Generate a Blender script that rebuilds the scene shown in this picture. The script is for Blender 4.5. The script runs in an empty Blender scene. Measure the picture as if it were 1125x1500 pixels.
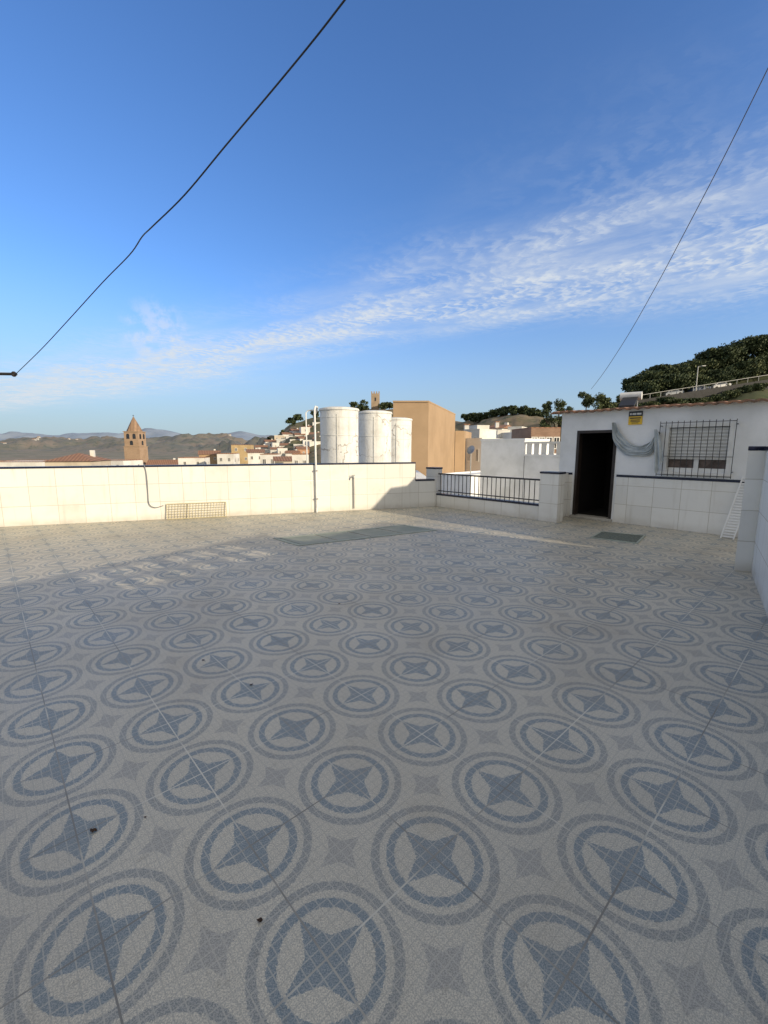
import bpy, bmesh, math, random
from mathutils import Vector, noise
R=math.radians
random.seed(7)
scn=bpy.context.scene; col=scn.collection
F=640.0; PITCH=R(8.44); cp=math.cos(PITCH); sp=math.sin(PITCH); H=1.5
CAM=Vector((0,0,H)); Z=Vector((0,0,1))
EL=R(15); AZ=R(125)
sd=Vector((math.sin(AZ)*math.cos(EL),math.cos(AZ)*math.cos(EL),math.sin(EL)))
def ray(px,py):
    u=(px-562.5)/F; v=(py-750)/F
    return Vector((u,cp-v*sp,-(sp+v*cp)))
def at(px,py,Y):
    d=ray(px,py); return Vector((d.x/d.y*Y,Y,H+d.z/d.y*Y))
def gnd(px,py,z=0.0):
    d=ray(px,py); t=(H-z)/-d.z; return Vector((d.x*t,d.y*t,z))
# ---------------------------------------------------------------- node helpers
class NB:
    def __init__(s,nt): s.nt=nt; s.n=nt.nodes; s.l=nt.links
    def new(s,t,**k):
        n=s.n.new(t)
        for a,b in k.items(): setattr(n,a,b)
        return n
    def put(s,sock,val):
        if isinstance(val,bpy.types.NodeSocket): s.l.new(val,sock)
        else: sock.default_value=val
    def m(s,op,a,b=None,c=None,clamp=False):
        n=s.new('ShaderNodeMath',operation=op); n.use_clamp=clamp
        s.put(n.inputs[0],a)
        if b is not None: s.put(n.inputs[1],b)
        if c is not None: s.put(n.inputs[2],c)
        return n.outputs[0]
    def mix(s,f,a,b,bt='MIX'):
        n=s.new('ShaderNodeMix',data_type='RGBA',blend_type=bt)
        s.put(n.inputs[0],f)
        s.put(n.inputs[6],a if isinstance(a,bpy.types.NodeSocket) else (*a,1))
        s.put(n.inputs[7],b if isinstance(b,bpy.types.NodeSocket) else (*b,1))
        return n.outputs[2]
    def noise(s,vec,scale,detail=4,rough=.55):
        n=s.new('ShaderNodeTexNoise'); s.put(n.inputs['Scale'],scale); s.put(n.inputs['Detail'],detail); s.put(n.inputs['Roughness'],rough)
        if vec is not None: s.l.new(vec,n.inputs['Vector'])
        return n.outputs[0]
    def ss(s,x,a,b):
        n=s.new('ShaderNodeMapRange',interpolation_type='SMOOTHSTEP'); s.put(n.inputs[0],x)
        n.inputs[1].default_value=a; n.inputs[2].default_value=b
        return n.outputs[0]
    def comb(s,x,y,z=0.0):
        n=s.new('ShaderNodeCombineXYZ'); s.put(n.inputs[0],x); s.put(n.inputs[1],y); s.put(n.inputs[2],z); return n.outputs[0]
    def bump(s,h,strength=.3,dist=.01):
        n=s.new('ShaderNodeBump'); n.inputs['Strength'].default_value=strength; n.inputs['Distance'].default_value=dist
        s.l.new(h,n.inputs['Height']); return n.outputs[0]
def newmat(name,rough=.6,metal=0.0):
    m=bpy.data.materials.new(name); m.use_nodes=True
    nb=NB(m.node_tree); b=m.node_tree.nodes['Principled BSDF']
    b.inputs['Roughness'].default_value=rough; b.inputs['Metallic'].default_value=metal
    return m,nb,b
def mat(name,c,rough=.6,scale=3.0,amt=.18,metal=0.0,c2=None,bump=0.0,bscale=60.0,lo=.35,hi=.7):
    m,nb,b=newmat(name,rough,metal)
    pos=nb.new('ShaderNodeNewGeometry').outputs['Position']
    n=nb.noise(pos,scale,5,.6)
    c2=c2 or tuple(x*(1-amt*2) for x in c)
    nb.l.new(nb.mix(nb.ss(n,lo,hi),c,c2),b.inputs['Base Color'])
    if bump>0: nb.l.new(nb.bump(nb.noise(pos,bscale,4),bump,.02),b.inputs['Normal'])
    return m
# ---------------------------------------------------------------- mesh helpers
class MB:
    def __init__(s): s.v=[]; s.f=[]
    def add(s,vs,fs):
        k=len(s.v); s.v+=[Vector(v) for v in vs]; s.f+=[tuple(i+k for i in f) for f in fs]; return s
    def obox(s,o,ex,ey,ez):
        o=Vector(o); p=[o,o+ex,o+ex+ey,o+ey]; p=p+[q+ez for q in p]
        return s.add(p,[(3,2,1,0),(4,5,6,7),(0,1,5,4),(1,2,6,5),(2,3,7,6),(3,0,4,7)])
    def box(s,x0,x1,y0,y1,z0,z1):
        return s.obox((x0,y0,z0),Vector((x1-x0,0,0)),Vector((0,y1-y0,0)),Vector((0,0,z1-z0)))
    def prism(s,poly,h):
        n=len(poly); a=[Vector(p) for p in poly]; b=[p+h for p in a]
        return s.add(a+b,[tuple(range(n-1,-1,-1)),tuple(range(n,2*n))]+[(i,(i+1)%n,n+(i+1)%n,n+i) for i in range(n)])
    def tube(s,pts,r,n=8):
        pts=[Vector(p) for p in pts]; N=len(pts); rr=r if isinstance(r,(list,tuple)) else [r]*N
        vs=[]; up=None
        for i,p in enumerate(pts):
            d=(pts[min(i+1,N-1)]-pts[max(i-1,0)]).normalized()
            if up is None: up=d.orthogonal().normalized()
            up=(up-d*up.dot(d)); up=up.normalized() if up.length>1e-6 else d.orthogonal().normalized()
            w=d.cross(up)
            for k in range(n):
                a=2*math.pi*k/n; vs.append(p+(up*math.cos(a)+w*math.sin(a))*rr[i])
        fs=[(i*n+k,i*n+(k+1)%n,(i+1)*n+(k+1)%n,(i+1)*n+k) for i in range(N-1) for k in range(n)]
        fs+=[tuple(range(n-1,-1,-1)),tuple(range((N-1)*n,N*n))]
        return s.add(vs,fs)
    def lathe(s,c,prof,n=40,ph=0.0):
        c=Vector(c); vs=[]
        for r,z in prof:
            for k in range(n):
                a=2*math.pi*k/n+ph; vs.append(c+Vector((r*math.cos(a),r*math.sin(a),z)))
        N=len(prof)
        fs=[(i*n+k,i*n+(k+1)%n,(i+1)*n+(k+1)%n,(i+1)*n+k) for i in range(N-1) for k in range(n)]
        fs+=[tuple(range(n-1,-1,-1)),tuple(range((N-1)*n,N*n))]
        return s.add(vs,fs)
    def grid(s,rows):
        n=len(rows[0]); vs=[p for r in rows for p in r]
        return s.add(vs,[(i*n+j,i*n+j+1,(i+1)*n+j+1,(i+1)*n+j) for i in range(len(rows)-1) for j in range(n-1)])
    def build(s,name,m,parent=None,smooth=False,bevel=0.0,recalc=True):
        if parent is not None:
            o0=parent
            while o0.parent: o0=o0.parent
            off=Vector(o0.location)
        else:
            xs=[v.x for v in s.v]; ys=[v.y for v in s.v]; off=Vector(((min(xs)+max(xs))/2,(min(ys)+max(ys))/2,min(v.z for v in s.v)))
        me=bpy.data.meshes.new(name); me.from_pydata([v-off for v in s.v],[],s.f)
        if recalc:
            bm=bmesh.new(); bm.from_mesh(me); bmesh.ops.recalc_face_normals(bm,faces=bm.faces); bm.to_mesh(me); bm.free()
        me.materials.append(m)
        o=bpy.data.objects.new(name,me); col.objects.link(o)
        if parent is not None: o.parent=parent
        else: o.location=off
        if smooth:
            for p in me.polygons: p.use_smooth=True
            me.set_sharp_from_angle(angle=R(40))
        if bevel>0:
            b=o.modifiers.new('Bevel','BEVEL'); b.width=bevel; b.segments=2; b.limit_method='ANGLE'
        return o
def tag(o,label,cat,group=None):
    o['label']=label; o['category']=cat
    if group: o['group']=group
    return o
def thing(name,loc,label,cat,group=None):
    o=bpy.data.objects.new(name,None); o.location=loc; o.empty_display_size=.2; col.objects.link(o); return tag(o,label,cat,group)
def struct(o,kind='structure'): o['kind']=kind; return o
# ---------------------------------------------------------------- materials
def floor_material():
    m,nb,b=newmat('terrace floor tiles',.5)
    b.inputs['Specular IOR Level'].default_value=.40
    g=nb.new('ShaderNodeNewGeometry').outputs['Position']
    sx=nb.new('ShaderNodeSeparateXYZ'); nb.l.new(g,sx.inputs[0]); x,y=sx.outputs[0],sx.outputs[1]
    ox,oy=-.170,1.086; TA,TB=.503,.482; aA=R(132.7); aB=R(42.3)
    def co(ang,T):
        k1,k2=math.cos(ang)/T,math.sin(ang)/T
        return nb.m('ADD',nb.m('MULTIPLY',nb.m('SUBTRACT',x,ox),k1),nb.m('MULTIPLY',nb.m('SUBTRACT',y,oy),k2))
    a=co(aA,TA); c=co(aB,TB)
    jit=nb.m('MULTIPLY',nb.m('SUBTRACT',nb.noise(g,110,3,.7),.5),.055)
    def fr(q): return nb.m('ABSOLUTE',nb.m('SUBTRACT',q,nb.m('ROUND',q)))
    fa,fb=fr(a),fr(c)
    r=nb.m('ADD',nb.m('SQRT',nb.m('ADD',nb.m('MULTIPLY',fa,fa),nb.m('MULTIPLY',fb,fb))),jit)
    def band(q,lo,hi): return nb.m('MULTIPLY',nb.m('GREATER_THAN',q,lo),nb.m('LESS_THAN',q,hi))
    def star(p,q,Rr,cc):
        mx=nb.m('MAXIMUM',p,q); mn=nb.m('ADD',nb.m('MINIMUM',p,q),jit)
        return nb.m('GREATER_THAN',nb.m('MULTIPLY',nb.m('SUBTRACT',Rr,mx),cc/(Rr-cc)),mn)
    blue=nb.m('MAXIMUM',band(r,.298,.360),star(fa,fb,.30,.092))
    ga,gb=nb.m('SUBTRACT',.5,fa),nb.m('SUBTRACT',.5,fb)
    grey=band(r,.412,.476); fill=star(ga,gb,.19,.062)
    spk=nb.noise(g,230,3,.75); spk2=nb.noise(g,90,3,.6)
    base=nb.mix(nb.ss(spk,.40,.60),(.68,.62,.49),(.38,.36,.305))
    gcol=nb.mix(nb.ss(spk,.40,.60),(.20,.215,.205),(.42,.405,.355))
    scol=nb.mix(nb.ss(spk,.40,.60),(.27,.265,.235),(.48,.45,.385))
    bcol=nb.mix(nb.ss(spk,.40,.60),(.13,.18,.205),(.33,.345,.33))
    cc=nb.mix(fill,base,scol); cc=nb.mix(grey,cc,gcol); cc=nb.mix(blue,cc,bcol)
    pat=nb.m('MAXIMUM',nb.m('MAXIMUM',blue,grey),fill)
    l1=nb.m('LESS_THAN',fr(nb.m('MULTIPLY',a,14.0)),.055); l2=nb.m('LESS_THAN',fr(nb.m('MULTIPLY',c,14.0)),.055)
    ln=nb.m('MAXIMUM',l1,l2)
    cc=nb.mix(nb.m('MULTIPLY',ln,.5),cc,nb.mix(pat,(.37,.355,.305),(.55,.51,.42)))
    gr=nb.m('MAXIMUM',nb.m('LESS_THAN',fa,.0058),nb.m('LESS_THAN',fb,.0058))
    gcl=nb.mix(nb.ss(nb.noise(g,1.4,4),.40,.58),(.20,.19,.165),(.62,.585,.49))
    cc=nb.mix(gr,cc,gcl)
    st=nb.ss(nb.noise(g,.9,6,.65),.48,.76)
    cc=nb.mix(nb.m('MULTIPLY',st,.45),cc,(.27,.215,.14))
    st2=nb.ss(nb.noise(g,.33,4,.6),.38,.72)
    cc=nb.mix(nb.m('MULTIPLY',st2,.25),cc,(.30,.275,.22))
    st3=nb.ss(nb.noise(g,14,5,.7),.58,.74)
    cc=nb.mix(nb.m('MULTIPLY',st3,.34),cc,(.17,.15,.115))
    tid=nb.new('ShaderNodeTexWhiteNoise'); nb.l.new(nb.comb(nb.m('FLOOR',a),nb.m('FLOOR',c)),tid.inputs[0])
    cc=nb.mix(nb.m('MULTIPLY',tid.outputs[0],.16),cc,(.22,.205,.175))
    nb.l.new(cc,b.inputs['Base Color'])
    nb.l.new(nb.m('ADD',.30,nb.m('MULTIPLY',nb.noise(g,1.7,4),.36)),b.inputs['Roughness'])
    hgt=nb.m('SUBTRACT',nb.m('MULTIPLY',spk2,.25),nb.m('MAXIMUM',gr,nb.m('MULTIPLY',ln,.25)))
    nb.l.new(nb.bump(hgt,.35,.003),b.inputs['Normal'])
    return m
def walltile(name,W=.45,Hh=.375,base=(.77,.76,.72),zoff=0.0,rough=.22):
    m,nb,b=newmat(name,rough)
    ge=nb.new('ShaderNodeNewGeometry'); pos=ge.outputs['Position']; nrm=ge.outputs['True Normal']
    cr=nb.new('ShaderNodeVectorMath',operation='CROSS_PRODUCT'); cr.inputs[0].default_value=(0,0,1); nb.l.new(nrm,cr.inputs[1])
    dt=nb.new('ShaderNodeVectorMath',operation='DOT_PRODUCT'); nb.l.new(pos,dt.inputs[0]); nb.l.new(cr.outputs[0],dt.inputs[1])
    s=nb.m('ADD',nb.m('DIVIDE',dt.outputs['Value'],W),.37)
    sz=nb.new('ShaderNodeSeparateXYZ'); nb.l.new(pos,sz.inputs[0]); z=nb.m('ADD',nb.m('DIVIDE',sz.outputs[2],Hh),zoff)
    def fr(q): return nb.m('ABSOLUTE',nb.m('SUBTRACT',q,nb.m('ROUND',q)))
    gr=nb.m('MAXIMUM',nb.m('LESS_THAN',fr(s),.009),nb.m('LESS_THAN',fr(z),.011))
    wn=nb.new('ShaderNodeTexWhiteNoise'); nb.l.new(nb.comb(nb.m('FLOOR',s),nb.m('FLOOR',z)),wn.inputs[0])
    c=nb.mix(wn.outputs[0],base,tuple(q*.90 for q in base))
    dirt=nb.ss(nb.noise(pos,1.6,6,.65),.48,.8)
    c=nb.mix(nb.m('MULTIPLY',dirt,.32),c,(.45,.40,.32))
    drip=nb.ss(nb.noise(nb.comb(nb.m('MULTIPLY',dt.outputs['Value'],7),nb.m('MULTIPLY',sz.outputs[2],.5)),1,4,.6),.54,.76)
    c=nb.mix(nb.m('MULTIPLY',drip,.34),c,(.40,.36,.29))
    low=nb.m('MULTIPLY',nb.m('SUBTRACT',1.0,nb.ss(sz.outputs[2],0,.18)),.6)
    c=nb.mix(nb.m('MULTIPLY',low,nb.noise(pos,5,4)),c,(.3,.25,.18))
    c=nb.mix(gr,c,(.47,.44,.38))
    nb.l.new(c,b.inputs['Base Color'])
    w2=nb.m('MULTIPLY',nb.noise(pos,3.5,2),.6)
    nb.l.new(nb.bump(nb.m('SUBTRACT',w2,gr),.25,.006),b.inputs['Normal'])
    return m
def stripes(name,c1,c2,period,rough=.8):
    m,nb,b=newmat(name,rough)
    ge=nb.new('ShaderNodeNewGeometry'); pos=ge.outputs['Position']
    s=nb.new('ShaderNodeSeparateXYZ'); nb.l.new(pos,s.inputs[0])
    k=nb.m('PINGPONG',nb.m('ADD',s.outputs[0],nb.m('MULTIPLY',s.outputs[1],.35)),period)
    n=nb.noise(pos,.8,5)
    c=nb.mix(nb.ss(nb.m('DIVIDE',k,period),.2,.8),c1,c2)
    c=nb.mix(nb.m('MULTIPLY',nb.ss(n,.4,.7),.45),c,tuple(q*.55 for q in c1))
    nb.l.new(c,b.inputs['Base Color']); return m
def leafmat(name,c1,c2,scale=.6):
    m,nb,b=newmat(name,.75)
    pos=nb.new('ShaderNodeNewGeometry').outputs['Position']
    n=nb.noise(pos,scale,3); n2=nb.noise(pos,scale*9,2)
    c=nb.mix(nb.ss(n,.38,.62),c1,c2); c=nb.mix(nb.m('MULTIPLY',n2,.5),c,tuple(q*.45 for q in c1))
    nb.l.new(c,b.inputs['Base Color']); return m
def brickmat(name,c1,c2,scale,mort=(.35,.3,.25)):
    m,nb,b=newmat(name,.85)
    pos=nb.new('ShaderNodeNewGeometry').outputs['Position']
    s=nb.new('ShaderNodeSeparateXYZ'); nb.l.new(pos,s.inputs[0])
    t=nb.new('ShaderNodeTexBrick'); t.inputs['Scale'].default_value=scale
    t.inputs['Color1'].default_value=(*c1,1); t.inputs['Color2'].default_value=(*c2,1); t.inputs['Mortar'].default_value=(*mort,1)
    nb.l.new(nb.comb(nb.m('ADD',s.outputs[0],s.outputs[1]),s.outputs[2]),t.inputs['Vector'])
    nb.l.new(nb.mix(nb.m('MULTIPLY',nb.ss(nb.noise(pos,.5,5),.4,.7),.4),t.outputs[0],tuple(q*.6 for q in c1)),b.inputs['Base Color'])
    return m
def tankmat():
    m,nb,b=newmat('weathered white tank paint',.7)
    pos=nb.new('ShaderNodeNewGeometry').outputs['Position']
    v=nb.new('ShaderNodeTexVoronoi',feature='DISTANCE_TO_EDGE'); v.inputs['Scale'].default_value=.7
    wob=nb.new('ShaderNodeVectorMath',operation='MULTIPLY_ADD')
    nz=nb.new('ShaderNodeTexNoise'); nz.inputs['Scale'].default_value=4; nz.inputs['Detail'].default_value=5; nb.l.new(pos,nz.inputs['Vector'])
    nb.l.new(nz.outputs['Color'],wob.inputs[0]); wob.inputs[1].default_value=(.5,.5,.5); nb.l.new(pos,wob.inputs[2])
    nb.l.new(wob.outputs[0],v.inputs['Vector'])
    crack=nb.m('MULTIPLY',nb.m('LESS_THAN',v.outputs['Distance'],.011),nb.ss(nb.noise(pos,.8,2),.38,.48))
    d=nb.ss(nb.noise(pos,2.2,7,.7),.44,.72)
    c=nb.mix(nb.m('MULTIPLY',d,.55),(.70,.70,.68),(.45,.43,.39)); c=nb.mix(nb.m('MULTIPLY',crack,.7),c,(.24,.21,.18))
    s=nb.new('ShaderNodeSeparateXYZ'); nb.l.new(pos,s.inputs[0])
    st=nb.ss(nb.noise(nb.comb(nb.m('MULTIPLY',s.outputs[0],9),nb.m('MULTIPLY',s.outputs[1],9),nb.m('MULTIPLY',s.outputs[2],.6)),1,4),.52,.74)
    c=nb.mix(nb.m('MULTIPLY',st,.42),c,(.36,.34,.30))
    nb.l.new(c,b.inputs['Base Color']); nb.l.new(nb.bump(nb.noise(pos,14,6),.5,.02),b.inputs['Normal']); return m
def terrainmat(name,cs,scale,rough=.95):
    m,nb,b=newmat(name,rough)
    pos=nb.new('ShaderNodeNewGeometry').outputs['Position']
    n=nb.noise(pos,scale,8,.65); n2=nb.noise(pos,scale*6,5,.7)
    c=nb.mix(nb.ss(n,.4,.6),cs[0],cs[1]); c=nb.mix(nb.ss(n2,.5,.64),c,cs[2])
    nb.l.new(c,b.inputs['Base Color']); return m
M={}
M['floor']=floor_material()
M['tile']=walltile('white glazed wall tile')
M['navy']=mat('navy glazed edging tile',(.014,.018,.045),.25,9,.25)
M['plaster']=mat('white plaster',(.78,.79,.80),.8,1.3,.07,bump=.25,c2=(.64,.65,.65))
M['paint']=mat('white house paint',(.72,.71,.68),.85,.35,.1,c2=(.56,.54,.50),bump=.1,bscale=6)
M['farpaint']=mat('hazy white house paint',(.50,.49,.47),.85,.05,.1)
M['cream']=mat('cream render',(.58,.51,.41),.85,.4,.12)
M['ochre']=mat('tan render',(.41,.285,.175),.85,.4,.12,c2=(.34,.235,.14),bump=.15,bscale=5)
M['yellow']=mat('yellow render',(.50,.37,.20),.85,.4,.12)
M['pink']=mat('pale terracotta render',(.46,.27,.17),.85,.4,.14)
M['brown']=brickmat('brown brick',(.23,.13,.085),(.29,.17,.11),2.2)
M['church']=brickmat('church brick',(.36,.235,.145),(.41,.275,.175),1.2)
M['spire']=stripes('weathered spire tile',(.32,.205,.13),(.23,.15,.10),.5)
M['castle']=brickmat('castle stone',(.34,.25,.165),(.40,.30,.20),.6)
M['clay']=stripes('clay roof tiles',(.34,.185,.115),(.20,.105,.065),.28)
M['eave']=mat('old clay eave tile',(.33,.17,.10),.85,5,.25,c2=(.13,.085,.06))
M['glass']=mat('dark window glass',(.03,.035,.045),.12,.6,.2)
M['farglass']=mat('grey far window pane',(.15,.14,.13),.4,.6,.2)  # lighter grey pane colour, low contrast on far houses
M['iron']=mat('black wrought iron',(.02,.02,.021),.45,12,.2)
M['darkwood']=mat('dark brown wood',(.03,.02,.015),.55,6,.25)
M['interior']=mat('interior wall in painted shade',(.02,.017,.015),.95,2,.15)  # near-black colour paints the darkness seen through the doorway
M['slat']=mat('white shutter slat',(.74,.73,.70),.5,6,.06)
M['beige']=mat('pale roller shutter',(.56,.56,.54),.55,5,.08)
M['winframe']=mat('white window frame',(.72,.72,.70),.5,6,.06)
M['pvc']=mat('white pipe paint',(.74,.74,.72),.4,6,.08)
M['greymetal']=mat('galvanised grey metal',(.32,.33,.34),.4,8,.15,metal=.6)
M['palegrey']=mat('pale grey painted steel',(.50,.50,.48),.5,8,.1)
M['cable']=mat('black cable sheath',(.018,.018,.02),.6,6,.15)
M['wire']=mat('rusty thin wire',(.09,.07,.06),.6,9,.2)
M['green']=mat('grey green painted frame',(.33,.37,.32),.7,3,.15)
M['wglass']=mat('dusty worn glass',(.18,.215,.18),.55,2.2,.2,c2=(.26,.275,.235))
M['mat']=mat('worn green doormat',(.14,.165,.14),.95,30,.25,bump=.6,bscale=120)
M['cloth']=mat('grey blue thin canvas',(.44,.48,.50),.9,5,.1,c2=(.33,.37,.39),bump=.35,bscale=30)
M['crate']=mat('yellowish wire',(.50,.44,.27),.5,8,.1)
M['tank']=tankmat()
M['signy']=mat('yellow sign face',(.75,.47,.02),.4,9,.05)
M['signb']=mat('black sign header',(.012,.012,.014),.35,9,.1)
M['signw']=mat('white sign print',(.7,.7,.68),.5,9,.05)
M['leaf']=leafmat('dark evergreen foliage',(.033,.055,.018),(.065,.088,.028))
M['leaf2']=leafmat('olive green foliage',(.055,.078,.025),(.105,.125,.045))
M['bark']=mat('bark',(.12,.085,.06),.9,6,.25)
M['dry']=mat('dry leaf',(.09,.05,.03),.8,40,.3)
M['asphalt']=mat('asphalt',(.05,.05,.052),.9,2,.15)
M['rail']=mat('rust red parapet',(.23,.12,.085),.85,.8,.2)
M['carw']=mat('white car paint',(.55,.55,.55),.25,2,.04)
M['cars']=mat('silver car paint',(.25,.26,.28),.25,2,.05,metal=.5)
M['card']=mat('dark blue car paint',(.04,.06,.11),.25,2,.06)
M['tyre']=mat('tyre rubber',(.02,.02,.02),.8,9,.1)
M['panel']=mat('solar collector glass',(.018,.02,.026),.55,2,.2)
M['hill']=terrainmat('dry scrub hillside',[(.21,.155,.095),(.12,.115,.06),(.055,.072,.028)],.03)
M['hillr']=terrainmat('green brown hillside',[(.07,.068,.032),(.045,.056,.022),(.032,.046,.016)],.09)
M['valley']=terrainmat('valley ground',[(.20,.165,.12),(.125,.13,.08),(.28,.245,.19)],.008)
M['fhill']=terrainmat('distant brown green hills',[(.215,.185,.155),(.145,.15,.13),(.10,.118,.10)],.0065)  # base colours partly hazed to suggest distance
M['mount']=terrainmat('hazy blue mountains',[(.23,.29,.38),(.26,.31,.39),(.21,.27,.36)],.0006)  # aerial haze is put into the base colours
# ---------------------------------------------------------------- terrace frame
Lc=Vector((3.85,9.64,0)); e=Vector((.656,-.755,0)).normalized(); n=Vector((-.755,-.656,0)).normalized()
W1a=Vector((-7.29,8.16,0)); w1=Vector((.947,.321,0)).normalized(); w1n=Vector((w1.y,-w1.x,0))   # towards the camera
def w1hit(px,py):
    d=ray(px,py); t=(W1a-CAM).dot(w1n)/d.dot(w1n); P=CAM+d*t; return P
def w1s(px,py=720): return (w1hit(px,py)-W1a).dot(w1)
def WP(s,z,d=0.0): return W1a+w1*s+w1n*d+Z*z
def shed_hit(px,py,d=0.0):
    dd=ray(px,py); t=(Lc+n*d-CAM).dot(n)/dd.dot(n); P=CAM+dd*t; return (P-Lc).dot(e),P.z
def SP(s,z,d=0.0): return Lc+e*s+n*d+Z*z
# floor
sE=w1s(625)
poly=[WP(-14,0),WP(sE,0),Vector((1.5,11.3,0)),Vector((3.7,8.95,0)),SP(0,0),SP(0,0,-4),SP(12,0,-4),Vector((13,-3,0)),Vector((3,-9,0)),Vector((-18,-9,0))]
mb=MB(); mb.prism([p-Z*.35 for p in poly],Z*.35); struct(mb.build('floor',M['floor']))
# long parapet wall
s8=w1s(608); t=thing('parapet_wall',WP(-4,0,-.1),'long white tiled parapet wall with a dark blue edge across the left of the terrace','wall')
mb=MB(); mb.obox(WP(-14,0,-.2),w1*(s8+14),w1n*.2,Z*1.095); mb.obox(WP(s8+.001,0,-.2),w1*(sE-s8+.25),w1n*.2,Z*.66); mb.build('wall',M['tile'],t)
mb=MB(); mb.obox(WP(-14,1.096,-.212),w1*(s8+14.012),w1n*.222,Z*.035); mb.obox(WP(s8+.014,.661,-.212),w1*(sE-s8+.2),w1n*.222,Z*.04); mb.obox(WP(s8+.002,.67,-.206),w1*.012,w1n*.212,Z*.42); mb.build('edging',M['navy'],t,bevel=.006)
# low wall with pillars and railing
C=Vector((3.45,8.62,0)); b2=-n
def pillar(c,w,d,h,label):
    t=thing('pillar',c-e*w/2+b2*d/2,label,'pillar','tiled pillars of the railing')
    MB().obox(c,-e*w,b2*d,Z*h).build('shaft',M['tile'],t)
    MB().obox(c+e*.012-b2*.012+Z*(h+.001),-e*(w+.024),b2*(d+.024),Z*.04).build('cap',M['navy'],t,bevel=.008)
pillar(C,.40,.25,.97,'white tiled pillar with navy cap between the railing and the doorway')
C2=C-e*3.27; pillar(C2,.32,.25,.95,'white tiled pillar with navy cap at the end of the long wall')
A=C-e*.402; Bq=C2+e*.002; Lr=(A-Bq).length
t=thing('low_wall',Bq+e*Lr/2,'low white tiled wall under the black railing','wall')
MB().obox(Bq-n*.04,e*Lr,b2*.16,Z*.29).build('wall',M['tile'],t)
MB().obox(Bq-n*.03+Z*.291,e*Lr,b2*.18,Z*.045).build('edging',M['navy'],t,bevel=.008)
t=thing('railing',Bq+e*Lr/2+b2*.12+Z*.341,'black iron railing of upright bars on the low tiled wall','railing')
MB().tube([Bq+b2*.12+Z*.83,Bq+b2*.12+e*Lr+Z*.83],.018,8).build('top_rail',M['iron'],t,smooth=True)
MB().tube([Bq+b2*.12+Z*.40,Bq+b2*.12+e*Lr+Z*.40],.012,8).build('bottom_rail',M['iron'],t,smooth=True)
nb_=24
for i in range(nb_):
    q=Bq+b2*.12+e*(Lr*(i+.5)/nb_)
    MB().tube([q+Z*.337,q+Z*.82],.0085,6).build('bar',M['iron'],t,smooth=True)
q=C-e*.38+b2*.252
tag(MB().obox(q,e*.1,b2*.70,Z*.95).build('side_wall',M['tile']),'short white tiled wall joining the doorway pillar to the rooftop room','wall')
# right foreground parapet; unseen rear length made taller and pierced to shape floor light and shadow
Ra=gnd(1075,836); Rb=gnd(1100,838); rd=Vector((.588,.809,0)).normalized(); rr=Vector((rd.y,-rd.x,0))
p0=Ra; p1=Rb; L=14.0; wt=.22; HR=1.76
t=thing('parapet_wall',p1-rd*3,'white tiled parapet wall with navy edge at the right foreground','wall')
Lsolid=1.9
body=[p1-rd*Lsolid,p1,p0,p0+Vector((.30,.27,0)),p1+rr*wt+rd*.1,p1-rd*Lsolid+rr*wt]
MB().prism(body,Z*1.46).build('wall',M['tile'],t)
cap=[p1-rd*(Lsolid-.002)-rr*.012,p1-rr*.012-rd*.004,p0-rd*.012-rr*.006,p0+Vector((.30,.285,0)),p1+rr*(wt+.015)+rd*.11,p1-rd*(Lsolid-.002)+rr*(wt+.015)]
MB().prism([p+Z*1.461 for p in cap],Z*.05).build('edging',M['navy'],t,bevel=.006)
MB().obox(p1-rd*L-rr*.012+Z*(HR+.001),rd*(L-Lsolid),rr*(.054),Z*.02).build('gobo_edging',M['navy'],t)
def RW(u,z,d=0): return p1-rd*u+rr*d+Z*z
def grid_wall(mb,u0,u1,z0,z1,holes):
    us=sorted({u0,u1,*[h[0] for h in holes],*[h[1] for h in holes]}); zs=sorted({z0,z1,*[h[2] for h in holes],*[h[3] for h in holes]})
    for i in range(len(us)-1):
        for j in range(len(zs)-1):
            a,b=(us[i]+us[i+1])/2,(zs[j]+zs[j+1])/2
            if any(h[0]<a<h[1] and h[2]<b<h[3] for h in holes): continue
            mb.obox(RW(us[i],zs[j]),-rd*(us[i+1]-us[i]),rr*.03,Z*(zs[j+1]-zs[j]))
sh=Vector((sd.x,sd.y,0)).normalized()
def wall_u(g):      # where the sunbeam that reaches floor point g crosses the wall
    det=sh.x*rd.y-sh.y*rd.x
    d=p1-g; k=(d.x*rd.y-d.y*rd.x)/det; u=(d-sh*k).dot(rd); return u,k*math.tan(EL)
holes=[]  # invented openings; their sunbeams stand in for light reflected onto the floor
rng=random.Random(11)
ulo,_=wall_u(gnd(320,795)); uhi,_=wall_u(gnd(95,825))
ua,ub=max(min(ulo,uhi),Lsolid+.1),min(max(ulo,uhi),L-.3)
k=0; u=ua
while u<ub:
    w_=rng.choice((.22,.26,.18))
    holes.append((u,u+w_*.44,1.60,1.73)); holes.append((u+w_*.56,u+w_,1.60,1.73))
    holes.append((u,u+w_*.44,1.44,1.56))
    if k%2==0: holes.append((u+w_*.56,u+w_,1.44,1.56))
    u+=w_+rng.choice((.09,.14,.2)); k+=1
mb=MB(); grid_wall(mb,Lsolid+.001,L,0,HR,holes); mb.build('sun_gobo_wall',M['tile'],t)
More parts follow.
